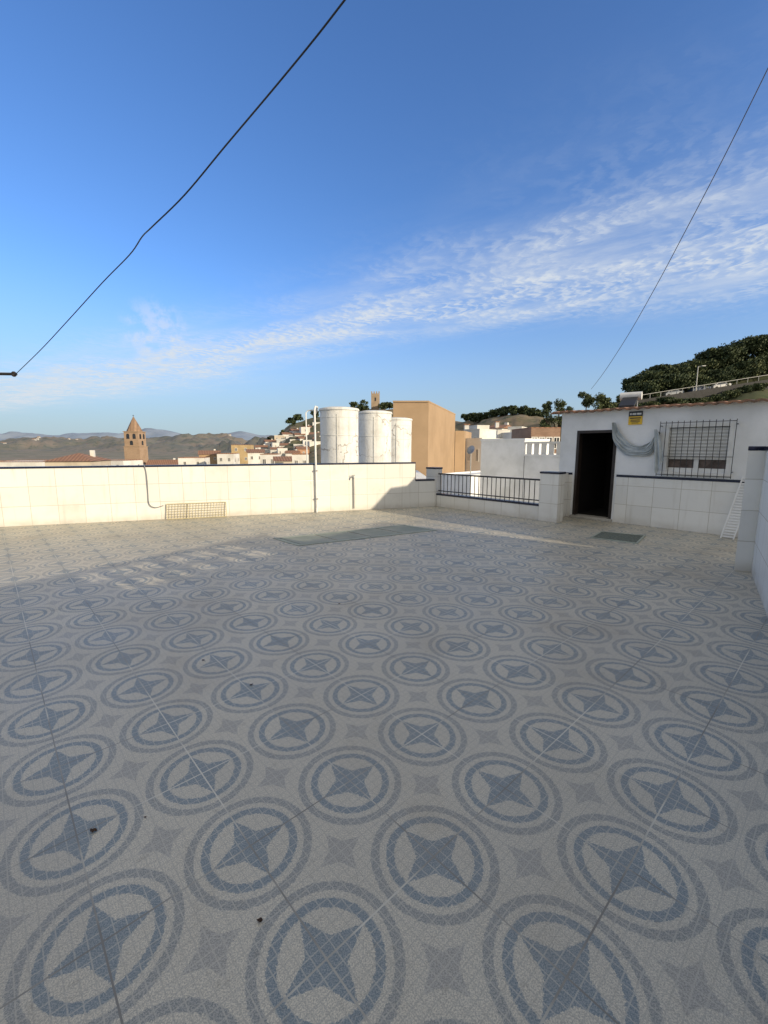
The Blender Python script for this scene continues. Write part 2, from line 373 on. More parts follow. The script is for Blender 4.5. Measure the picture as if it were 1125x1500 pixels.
# ---------------------------------------------------------------- rooftop room
SL,SD,SH=5.0,4.0,2.2
dx0,dz1=shed_hit(846,631); dx1,_=shed_hit(904,640); dz1=max(1.78,min(dz1,2.0))
gx0,gz1=shed_hit(968,620,.1); gx1,_=shed_hit(1076,650,.1); _,gz0=shed_hit(1020,697,.1)
wx0,wx1,wz0,wz1=gx0+.07,gx1-.05,gz0+.05,gz1-.03
def wall_holes(mb,s0,s1,z0,z1,holes,d0,d1):
    ss=sorted({s0,s1,*[h[0] for h in holes],*[h[1] for h in holes]}); zs=sorted({z0,z1,*[h[2] for h in holes],*[h[3] for h in holes]})
    ss=[q for q in ss if s0<=q<=s1]; zs=[q for q in zs if z0<=q<=z1]
    for i in range(len(ss)-1):
        for j in range(len(zs)-1):
            cs,cz=(ss[i]+ss[i+1])/2,(zs[j]+zs[j+1])/2
            if any(h[0]<cs<h[1] and h[2]<cz<h[3] for h in holes): continue
            mb.obox(SP(ss[i],zs[j],d1),e*(ss[i+1]-ss[i]),n*(d0-d1),Z*(zs[j+1]-zs[j]))
t=shed=thing('rooftop_room',SP(SL/2,0,-SD/2),'white rooftop room with clay eaves, open dark doorway and barred window','building')
def clean(o):
    bm=bmesh.new(); bm.from_mesh(o.data); bmesh.ops.remove_doubles(bm,verts=bm.verts,dist=.0005)
    cnt={}
    for f in bm.faces: cnt.setdefault(tuple(sorted(v.index for v in f.verts)),[]).append(f)
    bmesh.ops.delete(bm,geom=[f for l in cnt.values() if len(l)>1 for f in l],context='FACES_ONLY'); bmesh.ops.recalc_face_normals(bm,faces=bm.faces); bm.to_mesh(o.data); bm.free()
mb=MB(); wall_holes(mb,0,SL,0,SH,[(dx0,dx1,0,dz1),(wx0,wx1,wz0,wz1)],0,-.2)
clean(mb.build('wall',M['plaster'],t))
mb=MB(); mb.obox(SP(0,0,-SD),e*.2,n*(SD-.202),Z*SH); mb.obox(SP(SL-.2,0,-SD),e*.2,n*(SD-.202),Z*SH); mb.obox(SP(.201,0,-SD),e*(SL-.402),n*.2,Z*SH); mb.build('rear_wall',M['plaster'],t)
mb=MB(); mb.obox(SP(1.75,.001,-1.9),e*.1,n*1.69,Z*(SH-.04)); mb.obox(SP(.205,.001,-2.0),e*(SL-.42),n*.09,Z*(SH-.04)); mb.obox(SP(.203,.002,-1.9),e*.02,n*1.69,Z*(SH-.04)); mb.obox(SP(.23,.002,-1.9),e*1.5,n*1.68,Z*.02); mb.build('dark_lining',M['interior'],t)  # dark partition and lining put in to keep the doorway black
MB().obox(SP(.203,SH-.035,-SD+.203),e*(SL-.41),n*(SD-.41),Z*.03).build('ceiling',M['interior'],t)
mb=MB(); mb.obox(SP(dx1+.05,0,.001),e*(SL-dx1-.05),n*.012,Z*.915); mb.obox(SP(0,0,.001),e*(dx0-.05),n*.012,Z*.915); mb.build('dado',M['tile'],t)
mb=MB(); mb.obox(SP(dx1+.05,.916,.001),e*(SL-dx1-.05),n*.018,Z*.045); mb.obox(SP(0,.916,.001),e*(dx0-.05),n*.018,Z*.045); mb.build('dado_border',M['navy'],t)
rows=[]
N=290
for k in range(5):
    d=.16-(SD+.3)*k/4; zz=SH+.03+.42*k/4*0.55
    rows.append([SP(-.18+(SL+.175)*i/N,zz+.028*abs(math.sin(math.pi*(-.18+(SL+.175)*i/N)/.17))+.012*noise.noise(Vector((i*.03,k,0))),d) for i in range(N+1)])
rows2=[[p-Z*.035 for p in r] for r in rows]
mb=MB(); mb.grid(rows); mb.grid(rows2); mb.grid([rows[0],rows2[0]]); mb.grid([rows[-1],rows2[-1]]); roof=mb.build('roof',M['eave'],t,recalc=True)
MB().obox(SP(-.05,SH-.001,-.05),e*(SL+.04),n*.10,Z*.03).build('cornice',M['plaster'],t)
mb=MB(); fw=.055
mb.obox(SP(dx0,.06,-.14),e*fw,n*.15,Z*(dz1-.06)); mb.obox(SP(dx1-fw,.06,-.14),e*fw,n*.15,Z*(dz1-.06)); mb.obox(SP(dx0+fw+.001,dz1-fw,-.14),e*(dx1-dx0-2*fw-.002),n*.15,Z*(fw-.001)); mb.build('door_frame',M['darkwood'],t)
MB().obox(SP(dx0-.02,.001,-.2),e*(dx1-dx0+.04),n*.26,Z*.055).build('doorstep',mat('grey stone step',(.42,.40,.36),.6,8,.15),t,bevel=.008)
dl=MB(); dl.obox(SP(dx1-.10,.08,-.17),-n*.70+e*.14,e*.04,Z*(dz1-.2)); door=dl.build('door',M['darkwood'],t)
MB().tube([SP(dx1-.0,1.0,-.72),SP(dx1-.09,1.0,-.72),SP(dx1-.09,1.0,-.62)],.011,8).build('handle',M['greymetal'],door,smooth=True)
# window: white frame, pale roller shutter lowered over the upper two thirds, glass below
wf=MB(); k=.05
wf.obox(SP(wx0,wz0,-.13),e*k,n*.135,Z*(wz1-wz0)); wf.obox(SP(wx1-k,wz0,-.13),e*k,n*.135,Z*(wz1-wz0)); wf.obox(SP(wx0+k,wz0,-.13),e*(wx1-wx0-2*k),n*.09,Z*.075); wf.obox(SP(wx0+k+.001,wz1-k,-.13),e*(wx1-wx0-2*k-.002),n*.135,Z*k); wf.obox(SP((wx0+wx1)/2-.035,wz0+.076,-.128),e*.07,n*.07,Z*(wz1-wz0-k-.078))
win=wf.build('window',M['winframe'],t)
MB().obox(SP(wx0+k,wz0+k,-.11),e*(wx1-wx0-2*k),n*.01,Z*(wz1-wz0-2*k-.01)).build('pane',mat('reflecting window glass',(.17,.13,.12),.08,4.5,.35),win)
mb=MB(); zs=wz0+.25; nsl=int((wz1-k-zs)/.06)
for i in range(nsl):
    z0=zs+i*.06; mb.prism([SP(wx0+k+.002,z0+.004,-.055),SP(wx0+k+.002,z0+.004,-.040),SP(wx0+k+.002,z0+.03,-.026),SP(wx0+k+.002,z0+.054,-.040),SP(wx0+k+.002,z0+.054,-.055)],e*(wx1-wx0-2*k-.004))
mb.obox(SP(wx0+k+.002,zs-.02,-.056),e*(wx1-wx0-2*k-.004),n*.014,Z*(wz1-k-zs))
mb.build('shutter',M['beige'],win)
MB().obox(SP(wx0-.03,wz0-.04,-.05),e*(wx1-wx0+.06),n*.10,Z*.039).build('sill',M['slat'],win)
gm=MB(); gd=.10
for z in (gz0,gz0+(gz1-gz0)*.36,gz1): gm.obox(SP(gx0,z-.005,gd-.004),e*(gx1-gx0),n*.008,Z*.010)
for s_ in (gx0,gx1):
    for z in (gz0+.08,gz1-.05): gm.tube([SP(s_,z,.001),SP(s_,z,gd)],.008,6)
gr=gm.build('window_grille',M['iron'],t)
nbar=13
for i in range(nbar):
    s_=gx0+(gx1-gx0)*i/(nbar-1)
    MB().tube([SP(s_,gz0-.03,gd+.009),SP(s_,gz1+.03,gd+.009)],.0055,6).build('bar',M['iron'],gr,smooth=True)
# unseen block added right of the view to keep stray sun off the floor
t=thing('white_house',SP(12,0,-2),'plain white block added beyond the right end of the rooftop room to block the sun','house')
MB().obox(SP(5.004,-12,-4),e*15,n*4,Z*14.72).build('wall',M['plaster'],t)
MB().obox(SP(5.004,2.721,-4.05),e*15.05,n*4.1,Z*.06).build('coping',M['eave'],t)
# alarm sign
a0,z1=shed_hit(922,603); a1,_=shed_hit(942,603); _,z0=shed_hit(932,622)
t=thing('wall_sign',SP((a0+a1)/2,z0,.01),'small yellow and black alarm sign on the white wall above the draped cloth','sign')
zm=z0+(z1-z0)*.62
MB().obox(SP(a0,z0,.002),e*(a1-a0),n*.012,Z*(zm-z0)).build('panel',M['signy'],t)
MB().obox(SP(a0,zm+.0005,.002),e*(a1-a0),n*.013,Z*(z1-zm)).build('header',M['signb'],t)
mb=MB(); wv=(a1-a0)
for i,(f0,f1) in enumerate([(.08,.22),(.27,.55),(.6,.92)]): mb.obox(SP(a0+wv*f0,zm+(z1-zm)*.3,.0155),e*wv*(f1-f0),n*.001,Z*(z1-zm)*.36)
mb.build('header_print',M['signw'],t)
mb=MB()
for (f0,f1,g0,g1) in [(.1,.9,.72,.86),(.16,.84,.5,.6),(.16,.84,.34,.42),(.25,.75,.16,.24)]: mb.obox(SP(a0+wv*f0,z0+(zm-z0)*g0,.0145),e*wv*(f1-f0),n*.001,Z*(zm-z0)*(g1-g0))
mb.build('print',M['signb'],t)
# draped cloth: thin canvas, gathered by the door top, tail hanging at the window
def interp(pts,u):
    k=u*(len(pts)-1); i=min(int(k),len(pts)-2); f=k-i
    p0=pts[max(i-1,0)];p1=pts[i];p2=pts[i+1];p3=pts[min(i+2,len(pts)-1)]
    return tuple(.5*((2*b)+(-a+c)*f+(2*a-5*b+4*c-d)*f*f+(-a+3*b-3*c+d)*f**3) for a,b,c,d in zip(p0,p1,p2,p3))
topc=[(902,619),(910,635),(922,648),(938,653),(952,647),(963,631)]; botc=[(896,619),(899,646),(911,664),(934,669),(956,663),(968,634)]
tc=thing('draped_cloth',SP(shed_hit(932,660)[0],shed_hit(932,668)[1],.1),'thin grey canvas hung in a swag between the doorway and the window grille','cloth')
rows=[]
for j in range(49):
    v=j/48; row=[]
    for i in range(97):
        u=i/96; pa_=interp(topc,u); pb_=interp(botc,u)
        edge=noise.noise(Vector((u*5,3,v*1.5)))
        wv_=v+.18*edge*v
        px=pa_[0]+(pb_[0]-pa_[0])*wv_; py=pa_[1]+(pb_[1]-pa_[1])*wv_
        s_,z_=shed_hit(px,py,.05)
        warp=noise.noise(Vector((u*3,v*1.2,7)))
        g_=2*abs(u-.5)
        crum=noise.noise(Vector((u*1.4+1.2*warp,v*8+2.0*warp+u*2,1)))*(.04+.02*g_)+noise.noise(Vector((u*10,v*10,2)))*.010
        row.append(SP(s_,z_,.06+crum))
    rows.append(row)
MB().grid(rows).build('swag',M['cloth'],tc,smooth=True,recalc=False)
rows=[]
for j in range(25):
    v=j/24; row=[]
    for i in range(31):
        u=i/30; px=959+(4+9*v**.6)*u+1*v; py=629+64*v*(.86+.14*math.sin(u*4+1))
        s_,z_=shed_hit(px,py,.13); row.append(SP(s_,z_,.15+.018*math.sin(u*11+v*1.5)*(.4+v)+.02*noise.noise(Vector((u*4,v*5,9)))))
    rows.append(row)
MB().grid(rows).build('tail',M['cloth'],tc,smooth=True,recalc=False)
# thin leaning slatted grille
s0_=shed_hit(1060,788)[0]; t=thing('leaning_grille',SP(s0_+.15,0,.1),'thin white slatted grille leaning against the wall right of the window','grille')
def LG(a,h): return SP(s0_+a+.16*h,h,.26-.20*h)
for a in (0,.17):
    MB().add([LG(a,0),LG(a+.02,0),LG(a+.02,1.02),LG(a,1.02)]+[p+n*.018 for p in (LG(a,0),LG(a+.02,0),LG(a+.02,1.02),LG(a,1.02))],[(0,1,2,3),(7,6,5,4),(0,4,5,1),(1,5,6,2),(2,6,7,3),(3,7,4,0)]).build('side_rail',M['winframe'],t)
mb=MB()
for i in range(22):
    h=.02+i*.046; p=[LG(.021,h),LG(.169,h),LG(.169,h+.022),LG(.021,h+.022)]
    mb.add(p+[q+n*.012 for q in p],[(0,1,2,3),(7,6,5,4),(0,4,5,1),(1,5,6,2),(2,6,7,3),(3,7,4,0)])
mb.build('slats',M['winframe'],t)
# solar heater on roof
P=SP(.12,0,-2.6); pz=2.2+.03+.23*(2.76/4.3)
t=thing('solar_water_heater',P+Z*pz,'small solar water heater with dark panel and white tank on the roof above the doorway','solar heater')
ux=Vector((.8,-.6,0)); uy=Vector((.6,.8,0))
MB().obox(P+Z*(pz+.08)-uy*.3+ux*.05,ux*.34,uy*.52+Z*.24,Vector((0,0,.05))).build('collector',M['panel'],t,bevel=.006)
MB().tube([P-ux*.02+uy*.32+Z*(pz+.40),P+ux*.46+uy*.32+Z*(pz+.40)],.10,20).build('tank',M['pvc'],t,smooth=True)
for f in (.07,.37):
    MB().tube([P+ux*f-uy*.28+Z*(pz-.05),P+ux*f-uy*.28+Z*(pz+.1)],.012).build('leg',M['greymetal'],t); MB().tube([P+ux*f+uy*.32+Z*(pz-.05),P+ux*f+uy*.32+Z*(pz+.34)],.012).build('leg',M['greymetal'],t)
# ---------------------------------------------------------------- floor objects
def quadthing(name,label,cat,pix,hgt,frame,fm,im,div=1,inset=.04):
    g=[gnd(*p) for p in pix]; cen=sum(g,Vector())/4
    t=thing(name,cen,label,cat)
    def lerp(u,v): return g[0]*(1-u)*(1-v)+g[1]*u*(1-v)+g[2]*u*v+g[3]*(1-u)*v
    w=(g[1]-g[0]).length; h=(g[3]-g[0]).length; iu,iv=inset/w,inset/h
    outer=[lerp(0,0),lerp(1,0),lerp(1,1),lerp(0,1)]; inner=[lerp(iu,iv),lerp(1-iu,iv),lerp(1-iu,1-iv),lerp(iu,1-iv)]
    vs=[p+Z*.001 for p in outer+inner]+[p+Z*hgt for p in outer+inner]
    fs=[]
    for k in range(4):
        k2=(k+1)%4; fs+=[(8+k,8+k2,12+k2,12+k),(k,k2,8+k2,8+k),(4+k,4+k2,12+k2,12+k),(k,k2,4+k2,4+k)]
    MB().add(vs,fs).build(frame,fm,t)
    gap=.02/h if div>1 else .002
    for k in range(div):
        v0=iv+(1-2*iv)*k/div+gap; v1=iv+(1-2*iv)*(k+1)/div-gap
        MB().prism([lerp(iu+.001,v0)+Z*.002,lerp(1-iu-.001,v0)+Z*.002,lerp(1-iu-.001,v1)+Z*.002,lerp(iu+.001,v1)+Z*.002],Z*(hgt*.5)).build('glass_panel' if name!='doormat' else 'pile',im,t)
quadthing('floor_skylight','long grey green glass skylight set flush in the floor near the long wall','skylight',[(400,789),(437,800),(641,777),(592,769)],.009,'frame',M['green'],M['wglass'],4,.07)
quadthing('doormat','worn grey green doormat on the floor in front of the doorway','doormat',[(864,788),(934,797),(946,785),(880,779)],.012,'border',M['green'],M['mat'],1,.03)
s0,s1=w1s(243),w1s(330); hh=.31
t=thing('wire_rack',WP((s0+s1)/2,0,.12),'flat yellowish wire rack standing upright against the long wall','rack')
def Q(s,h): return WP(s,h*hh+.009,.07-.04*h)
fr_=MB()
for p,q in ((Q(s0,0),Q(s1,0)),(Q(s0,1),Q(s1,1)),(Q(s0,0),Q(s0,1)),(Q(s1,0),Q(s1,1)),(Q(s0+(s1-s0)*.35,0),Q(s0+(s1-s0)*.35,1))): fr_.tube([p,q],.009,6)
fr_.build('frame',M['crate'],t)
g_=MB()
for k in range(1,20): g_.tube([Q(s0+(s1-s0)*k/20,0),Q(s0+(s1-s0)*k/20,1)],.0045,5)
for k in range(1,6): g_.tube([Q(s0,k/6),Q(s1,k/6)],.0045,5)
g_.build('mesh',M['crate'],t)
pts=[w1hit(p[0],p[1])+w1n*p[2] for p in [(214,690,.02),(216,705,.03),(217,722,.02),(219,738,.03),(228,743,.05),(240,740,.08)]]
pts=[WP(w1s(214),1.14,-.05),WP(w1s(214),1.15,.02)]+pts
tag(MB().tube([Vector(interp([tuple(p) for p in pts],i/40)) for i in range(41)],.008,6).build('hanging_cable',M['greymetal'],smooth=True),'thin grey cable hanging down the long wall to the wire rack','cable')
s_=w1s(518); t=thing('wall_tap',WP(s_,0,.03),'thin grey water pipe with a tap on the long wall below the tanks','tap')
MB().tube([WP(s_,.05,.03),WP(s_,.78,.03),WP(s_-.02,.82,.03)],.012,8).build('pipe',M['greymetal'],t,smooth=True)
tp_=MB().tube([WP(s_-.04,.80,.03),WP(s_-.02,.82,.09),WP(s_-.02,.76,.11)],.016,8).build('tap',M['greymetal'],t,smooth=True)
MB().tube([WP(s_-.06,.845,.07),WP(s_+.02,.845,.07)],.008,6).build('tap_handle',M['greymetal'],tp_,smooth=True)
s_=w1s(463); top=at(463,599,10.1).z; t=thing('white_pipe',WP(s_,0,.04),'tall white pipe fixed up the long wall left of the tanks','pipe')
MB().tube([WP(s_,0,.04),WP(s_,top,.04),WP(s_+.03,top+.05,.0),WP(s_+.12,top+.06,-.25),WP(s_+.3,top+.02,-1.5)],.022,10).build('pipe',M['pvc'],t,smooth=True)
for z in (.3,.95): MB().obox(WP(s_-.035,z,.001),w1*.07,w1n*.068,Z*.03).build('bracket',M['greymetal'],t)
s2=w1s(452); tp=at(452,604,10).z
tag(MB().tube([WP(s2,1.132,-.1),WP(s2,tp,-.1),WP(s2+.05,tp+.05,-.1),WP(s_-.03,tp+.06,-.02)],.014,8).build('white_pipe',M['pvc'],smooth=True),'thin white bent pipe on top of the long wall, left of the tall pipe','pipe')
for px,py,sz,lab in [(298,968,.012,'small dry leaf on the floor tiles, farthest left of the pair'),(368,1004,.013,'small dry leaf on the floor tiles, right one of the pair'),(137,1218,.015,'crumpled dry leaf on the floor at the lower left'),(381,1350,.011,'dry brown leaf on the floor, nearest the camera'),(497,885,.012,'tiny dry leaf near the middle of the floor'),(213,1198,.006,'tiny dry crumb beside the crumpled leaf at the lower left'),(310,846,.012,'tiny dry leaf on the floor near the edge of the shadow')]:
    c=gnd(px,py); mb=MB(); rng=random.Random(px)
    rows=[[c+Vector(((i/5-.5)*2*sz*(1-.25*abs(j-2)),(j/4-.5)*sz*1.5*(1-.9*abs(i/5-.5)),.003+rng.random()*sz*.6)) for i in range(6)] for j in range(5)]
    tag(mb.grid(rows).build('dry_leaf',M['dry']),lab,'leaf','dry leaves on the terrace floor')
# ---------------------------------------------------------------- cables
def cable(name,pix,Y0,Y1,r,m,label):
    L=len(pix); pts=[]
    for i,(px,py) in enumerate(pix):
        f=i/(L-1); Y=1/((1-f)/Y0+f/Y1); pts.append(tuple(at(px,py,Y)))
    K=(L-1)*6
    return tag(MB().tube([Vector(interp(pts,i/K)) for i in range(K+1)],r,6).build(name,m,smooth=True),label,'cable')
cable('overhead_cable',[(22,549),(60,512),(100,469),(150,414),(190,373),(208,347),(222,333),(270,286),(330,214),(400,131),(460,58),(505,0),(560,-72),(640,-180)],9,2.8,.0062,M['cable'],'thick black cable crossing the sky from the left bracket to the top edge')
cable('overhead_cable',[(866,570),(885,545),(920,491),(960,421),(1000,346),(1060,231),(1125,100),(1180,-15)],11.5,4,.0042,M['wire'],'thin dark cable rising from the rooftop room to the right edge of the sky')
pT=at(24,548,9); t=thing('cable_bracket',Vector((at(-45,548,9).x,9,-12)),'dark bracket arm with an insulator at the left edge of the sky','bracket')
MB().tube([at(-45,548,9)+Z*.05-Z*15,at(-45,548,9)+Z*.6],.09,12).build('pole',M['greymetal'],t,smooth=True)
MB().tube([at(-46,547,9),pT],.028,8).build('arm',M['cable'],t,smooth=True)
MB().lathe(pT-Vector((.05,0,.05)),[(.02,0),(.04,.02),(.025,.05),(.04,.08),(.02,.10)],12).build('insulator',M['darkwood'],t,smooth=True)
# ---------------------------------------------------------------- ground and hills
GZ=-12
mb=MB(); rings=[0.5,30,80,200,500,1200,3000,7000,16000]; nn_=48
rows=[[Vector((r_*math.cos(2*math.pi*k/nn_),r_*math.sin(2*math.pi*k/nn_),GZ)) for k in range(nn_+1)] for r_ in rings]
struct(mb.grid(rows).build('ground',M['valley']))
def ridge(name,pts,zb,front,back,m,amp,N=160,Mf=26,power=1.0,fs=.05):
    def crest(px):
        for i in range(len(pts)-1):
            a,b=pts[i],pts[i+1]
            if a[0]<=px<=b[0]:
                f=(px-a[0])/(b[0]-a[0]); g=f*f*(3-2*f)
                return at(px,a[1]+(b[1]-a[1])*g,a[2]+(b[2]-a[2])*f)
        q=pts[-1] if px>pts[-1][0] else pts[0]; return at(px,q[1],q[2])
    def surf(px,tt):
        c=crest(px); h=Vector((c.x,c.y,0)); u=h.normalized()
        p=h-u*front*(1-tt) if tt<=1 else h+u*back*(tt-1)
        k=tt if tt<=1 else 2-tt
        z=zb+(c.z-zb)*(k**power)
        nz=noise.fractal(Vector((p.x,p.y,3))*fs,1,2,5)*amp*min(1,k*4)*(.35 if abs(tt-1)<.001 else 1)
        return Vector((p.x,p.y,z+nz))
    x0,x1=pts[0][0],pts[-1][0]
    rows=[[surf(x0+(x1-x0)*i/N,j/Mf) for i in range(N+1)] for j in range(Mf+9)]
    o=struct(MB().grid(rows).build(name,m,smooth=False))
    for p in o.data.polygons: p.use_smooth=True
    return surf
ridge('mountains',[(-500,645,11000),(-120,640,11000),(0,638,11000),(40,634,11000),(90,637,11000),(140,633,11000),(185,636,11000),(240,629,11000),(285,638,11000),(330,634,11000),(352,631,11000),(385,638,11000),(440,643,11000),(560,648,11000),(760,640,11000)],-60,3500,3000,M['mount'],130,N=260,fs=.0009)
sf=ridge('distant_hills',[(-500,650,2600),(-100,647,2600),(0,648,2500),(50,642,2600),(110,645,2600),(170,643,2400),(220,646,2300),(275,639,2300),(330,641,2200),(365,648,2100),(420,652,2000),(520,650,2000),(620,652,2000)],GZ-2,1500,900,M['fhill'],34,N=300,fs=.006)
sm=ridge('castle_hill',[(340,672,270),(372,660,265),(400,640,260),(430,622,250),(470,611,250),(515,600,250),(545,598,250),(575,603,250),(620,612,240),(680,618,220),(720,611,200),(760,607,190),(800,612,180),(850,618,160),(920,616,150)],GZ-1,170,120,M['hill'],3.0,N=200,fs=.05)
sr=ridge('right_hill',[(770,650,120),(820,628,118),(860,608,115),(900,592,110),(940,574,110),(980,563,110),(1040,552,110),(1125,540,110),(1250,522,110),(1500,510,110)],GZ-1,75,80,M['hillr'],2.0,N=160,fs=.09)
# ---------------------------------------------------------------- trees
def tree(name,label,base,h,rad,mtl,nl,seed,lsz,trunk=.25,flat=.75,group=None,nbl=11,bs=(.26,.5)):
    rng=random.Random(seed); base=Vector(base)
    t=thing(name,base,label,'tree',group)
    mb=MB(); th=h*trunk
    mb.tube([base-Z*.5,base+Z*th*.6+Vector((rng.uniform(-.1,.1),0,0))*h*.1,base+Z*(h*.6)],[h*.035,h*.026,h*.008],7)
    blobs=[]
    for k in range(nbl):
        a=rng.uniform(0,6.28); hz_=rng.uniform(.1,.92); rr_=rad*rng.uniform(.1,.85)*(1.05-.45*hz_); hh=th+(h-th)*hz_
        c=base+Vector((math.cos(a)*rr_,math.sin(a)*rr_,hh)); blobs.append((c,rad*rng.uniform(*bs)))
        if k<6: mb.tube([base+Z*th*rng.uniform(.6,1.1),(base+Z*hh+c)/2-Z*h*.05,c],[h*.016,h*.01,h*.004],5)
    mb.build('trunk',M['bark'],t,smooth=True)
    cm=MB()
    for k in range(nl):
        c,br=blobs[rng.randrange(len(blobs))]
        d=Vector((rng.gauss(0,1),rng.gauss(0,1),rng.gauss(0,1))).normalized()*br*(rng.random()**.4)*rng.choice((1,1,1,1.3))
        d.z*=flat; p=c+d
        if p.z>base.z+h*1.03: p.z=base.z+h-rng.random()*.15*h
        q=Vector((rng.gauss(0,1),rng.gauss(0,1),rng.gauss(0,1))).normalized(); w_=q.orthogonal().normalized(); s=lsz*rng.uniform(.6,1.3)
        u_=q.cross(w_)
        cm.add([p-w_*s,p+u_*s*.55,p+w_*s,p-u_*s*.55],[(0,1,2,3)])
    cm.build('crown',mtl,t,recalc=False)
ordw=['first','second','third','fourth','fifth','sixth','seventh','eighth','ninth','tenth','eleventh','twelfth','thirteenth','fourteenth','fifteenth','sixteenth','seventeenth','eighteenth','nineteenth','twentieth','twenty-first','twenty-second','twenty-third','twenty-fourth','twenty-fifth','twenty-sixth','twenty-seventh','twenty-eighth','twenty-ninth','thirtieth','thirty-first','thirty-second']
rt=[(930,557,.97,4.0,0),(950,544,.97,4.8,0),(972,536,.98,5.0,0),(998,533,.98,5.0,0),(1024,527,.98,5.2,1),(1046,514,.98,5.8,0),(1072,503,.98,6.4,0),(1100,497,.98,6.6,0),(1126,493,.98,6.6,0),(1155,490,.98,6.6,0)]
for i,(px,py,tt,rad,k) in enumerate(rt):
    b=sr(px,tt); top=at(px,py,b.y).z
    tree('hill_tree','dark spreading tree on the right hilltop skyline, %s from the left'%ordw[i],b,max(4,top-b.z),rad,M['leaf2'] if k else M['leaf'],8000,100+i,.31,.04,.8,'trees along the right hilltop',30,(.17,.34))
fr2=[(936,571),(955,564),(974,560),(993,557),(1012,554),(1031,548),(1050,542),(1068,537),(1086,532),(1104,528),(1124,523)]
for i,(px,py) in enumerate(fr2):
    b=sr(px,.90); top=at(px,py,b.y).z
    tree('hill_tree','leafy green tree just above the road wall, %s from the left'%ordw[i],b,max(3,top-b.z),4.2,M['leaf2'] if i%4==1 else M['leaf'],4500,150+i,.28,.03,.8,'trees just above the road wall',22,(.2,.38))
for i,(px,py) in enumerate([(940,590),(958,588),(976,587),(996,586),(1016,585),(1036,583),(1056,581),(1076,579),(1096,577),(1116,575)]):
    b=sr(px,.77); top=at(px,py,b.y).z
    tree('roadside_bush','low green bush below the hill road, %s from the left'%ordw[i],b,max(1.4,top-b.z),2.4,M['leaf2'] if i%2 else M['leaf'],2000,170+i,.2,.05,.6,'bushes below the hill road',14,(.2,.36))
for i,(px,py,tt,rad,k) in enumerate([(858,572,.72,2.6,1),(884,567,.7,2.8,1),(908,578,.72,1.9,0)]):
    b=sr(px,tt); top=at(px,py,b.y).z
    tree('bushy_tree','olive green tree above the doorway roof, %s from the left'%ordw[i],b,max(3,top-b.z),rad,M['leaf2'] if k else M['leaf'],4500,200+i,.2,.15,.85,'trees above the rooftop room',18,(.18,.38))
for i,(px,py,rad) in enumerate([(800,585,2.2),(818,583,2.6),(834,592,2.0)]):
    b=sr(px,.62); top=at(px,py,b.y).z
    tree('slope_tree','green tree left of the rooftop room, %s of three from the left'%ordw[i],b,max(3,top-b.z),rad,M['leaf'] if i!=1 else M['leaf2'],3400,300+i,.19,.2,.9,'trees left of the rooftop room',18,(.18,.38))
ct=[(424,616,2.6),(437,612,2.8),(462,606,2.6),(520,589,3.4),(531,586,3.0),(562,592,3.2),(570,597,2.6),(682,612,3.0),(692,611,3.0),(702,606,3.0),(712,604,3.4),(722,604,3.2),(732,603,3.2),(742,605,3.0),(752,606,2.4),(764,605,3.0),(775,604,3.0),(788,605,2.6)]
for i,(px,py,rad) in enumerate(ct):
    b=sm(px,.99 if px<480 else .97); top=at(px,py,b.y).z
    tree('far_tree','small dark tree on the castle hill skyline, %s from the left'%ordw[i],b-Z*.4,max(3.5,top-b.z+.4),rad*1.2,M['leaf'],900,400+i,.5,.12,.9,'trees on the castle hill skyline',14,(.2,.4))
for i,(px,tt) in enumerate([(394,.9),(414,.84),(430,.9),(447,.84),(462,.88)]):
    b=sm(px,tt)
    tree('garden_tree','small green tree among the houses on the castle hill, %s from the left'%ordw[i],b-Z*.4,4.0,1.7,M['leaf2'] if i%2 else M['leaf'],600,450+i,.34,.12,.9,'trees among the houses on the castle hill',12,(.22,.42))
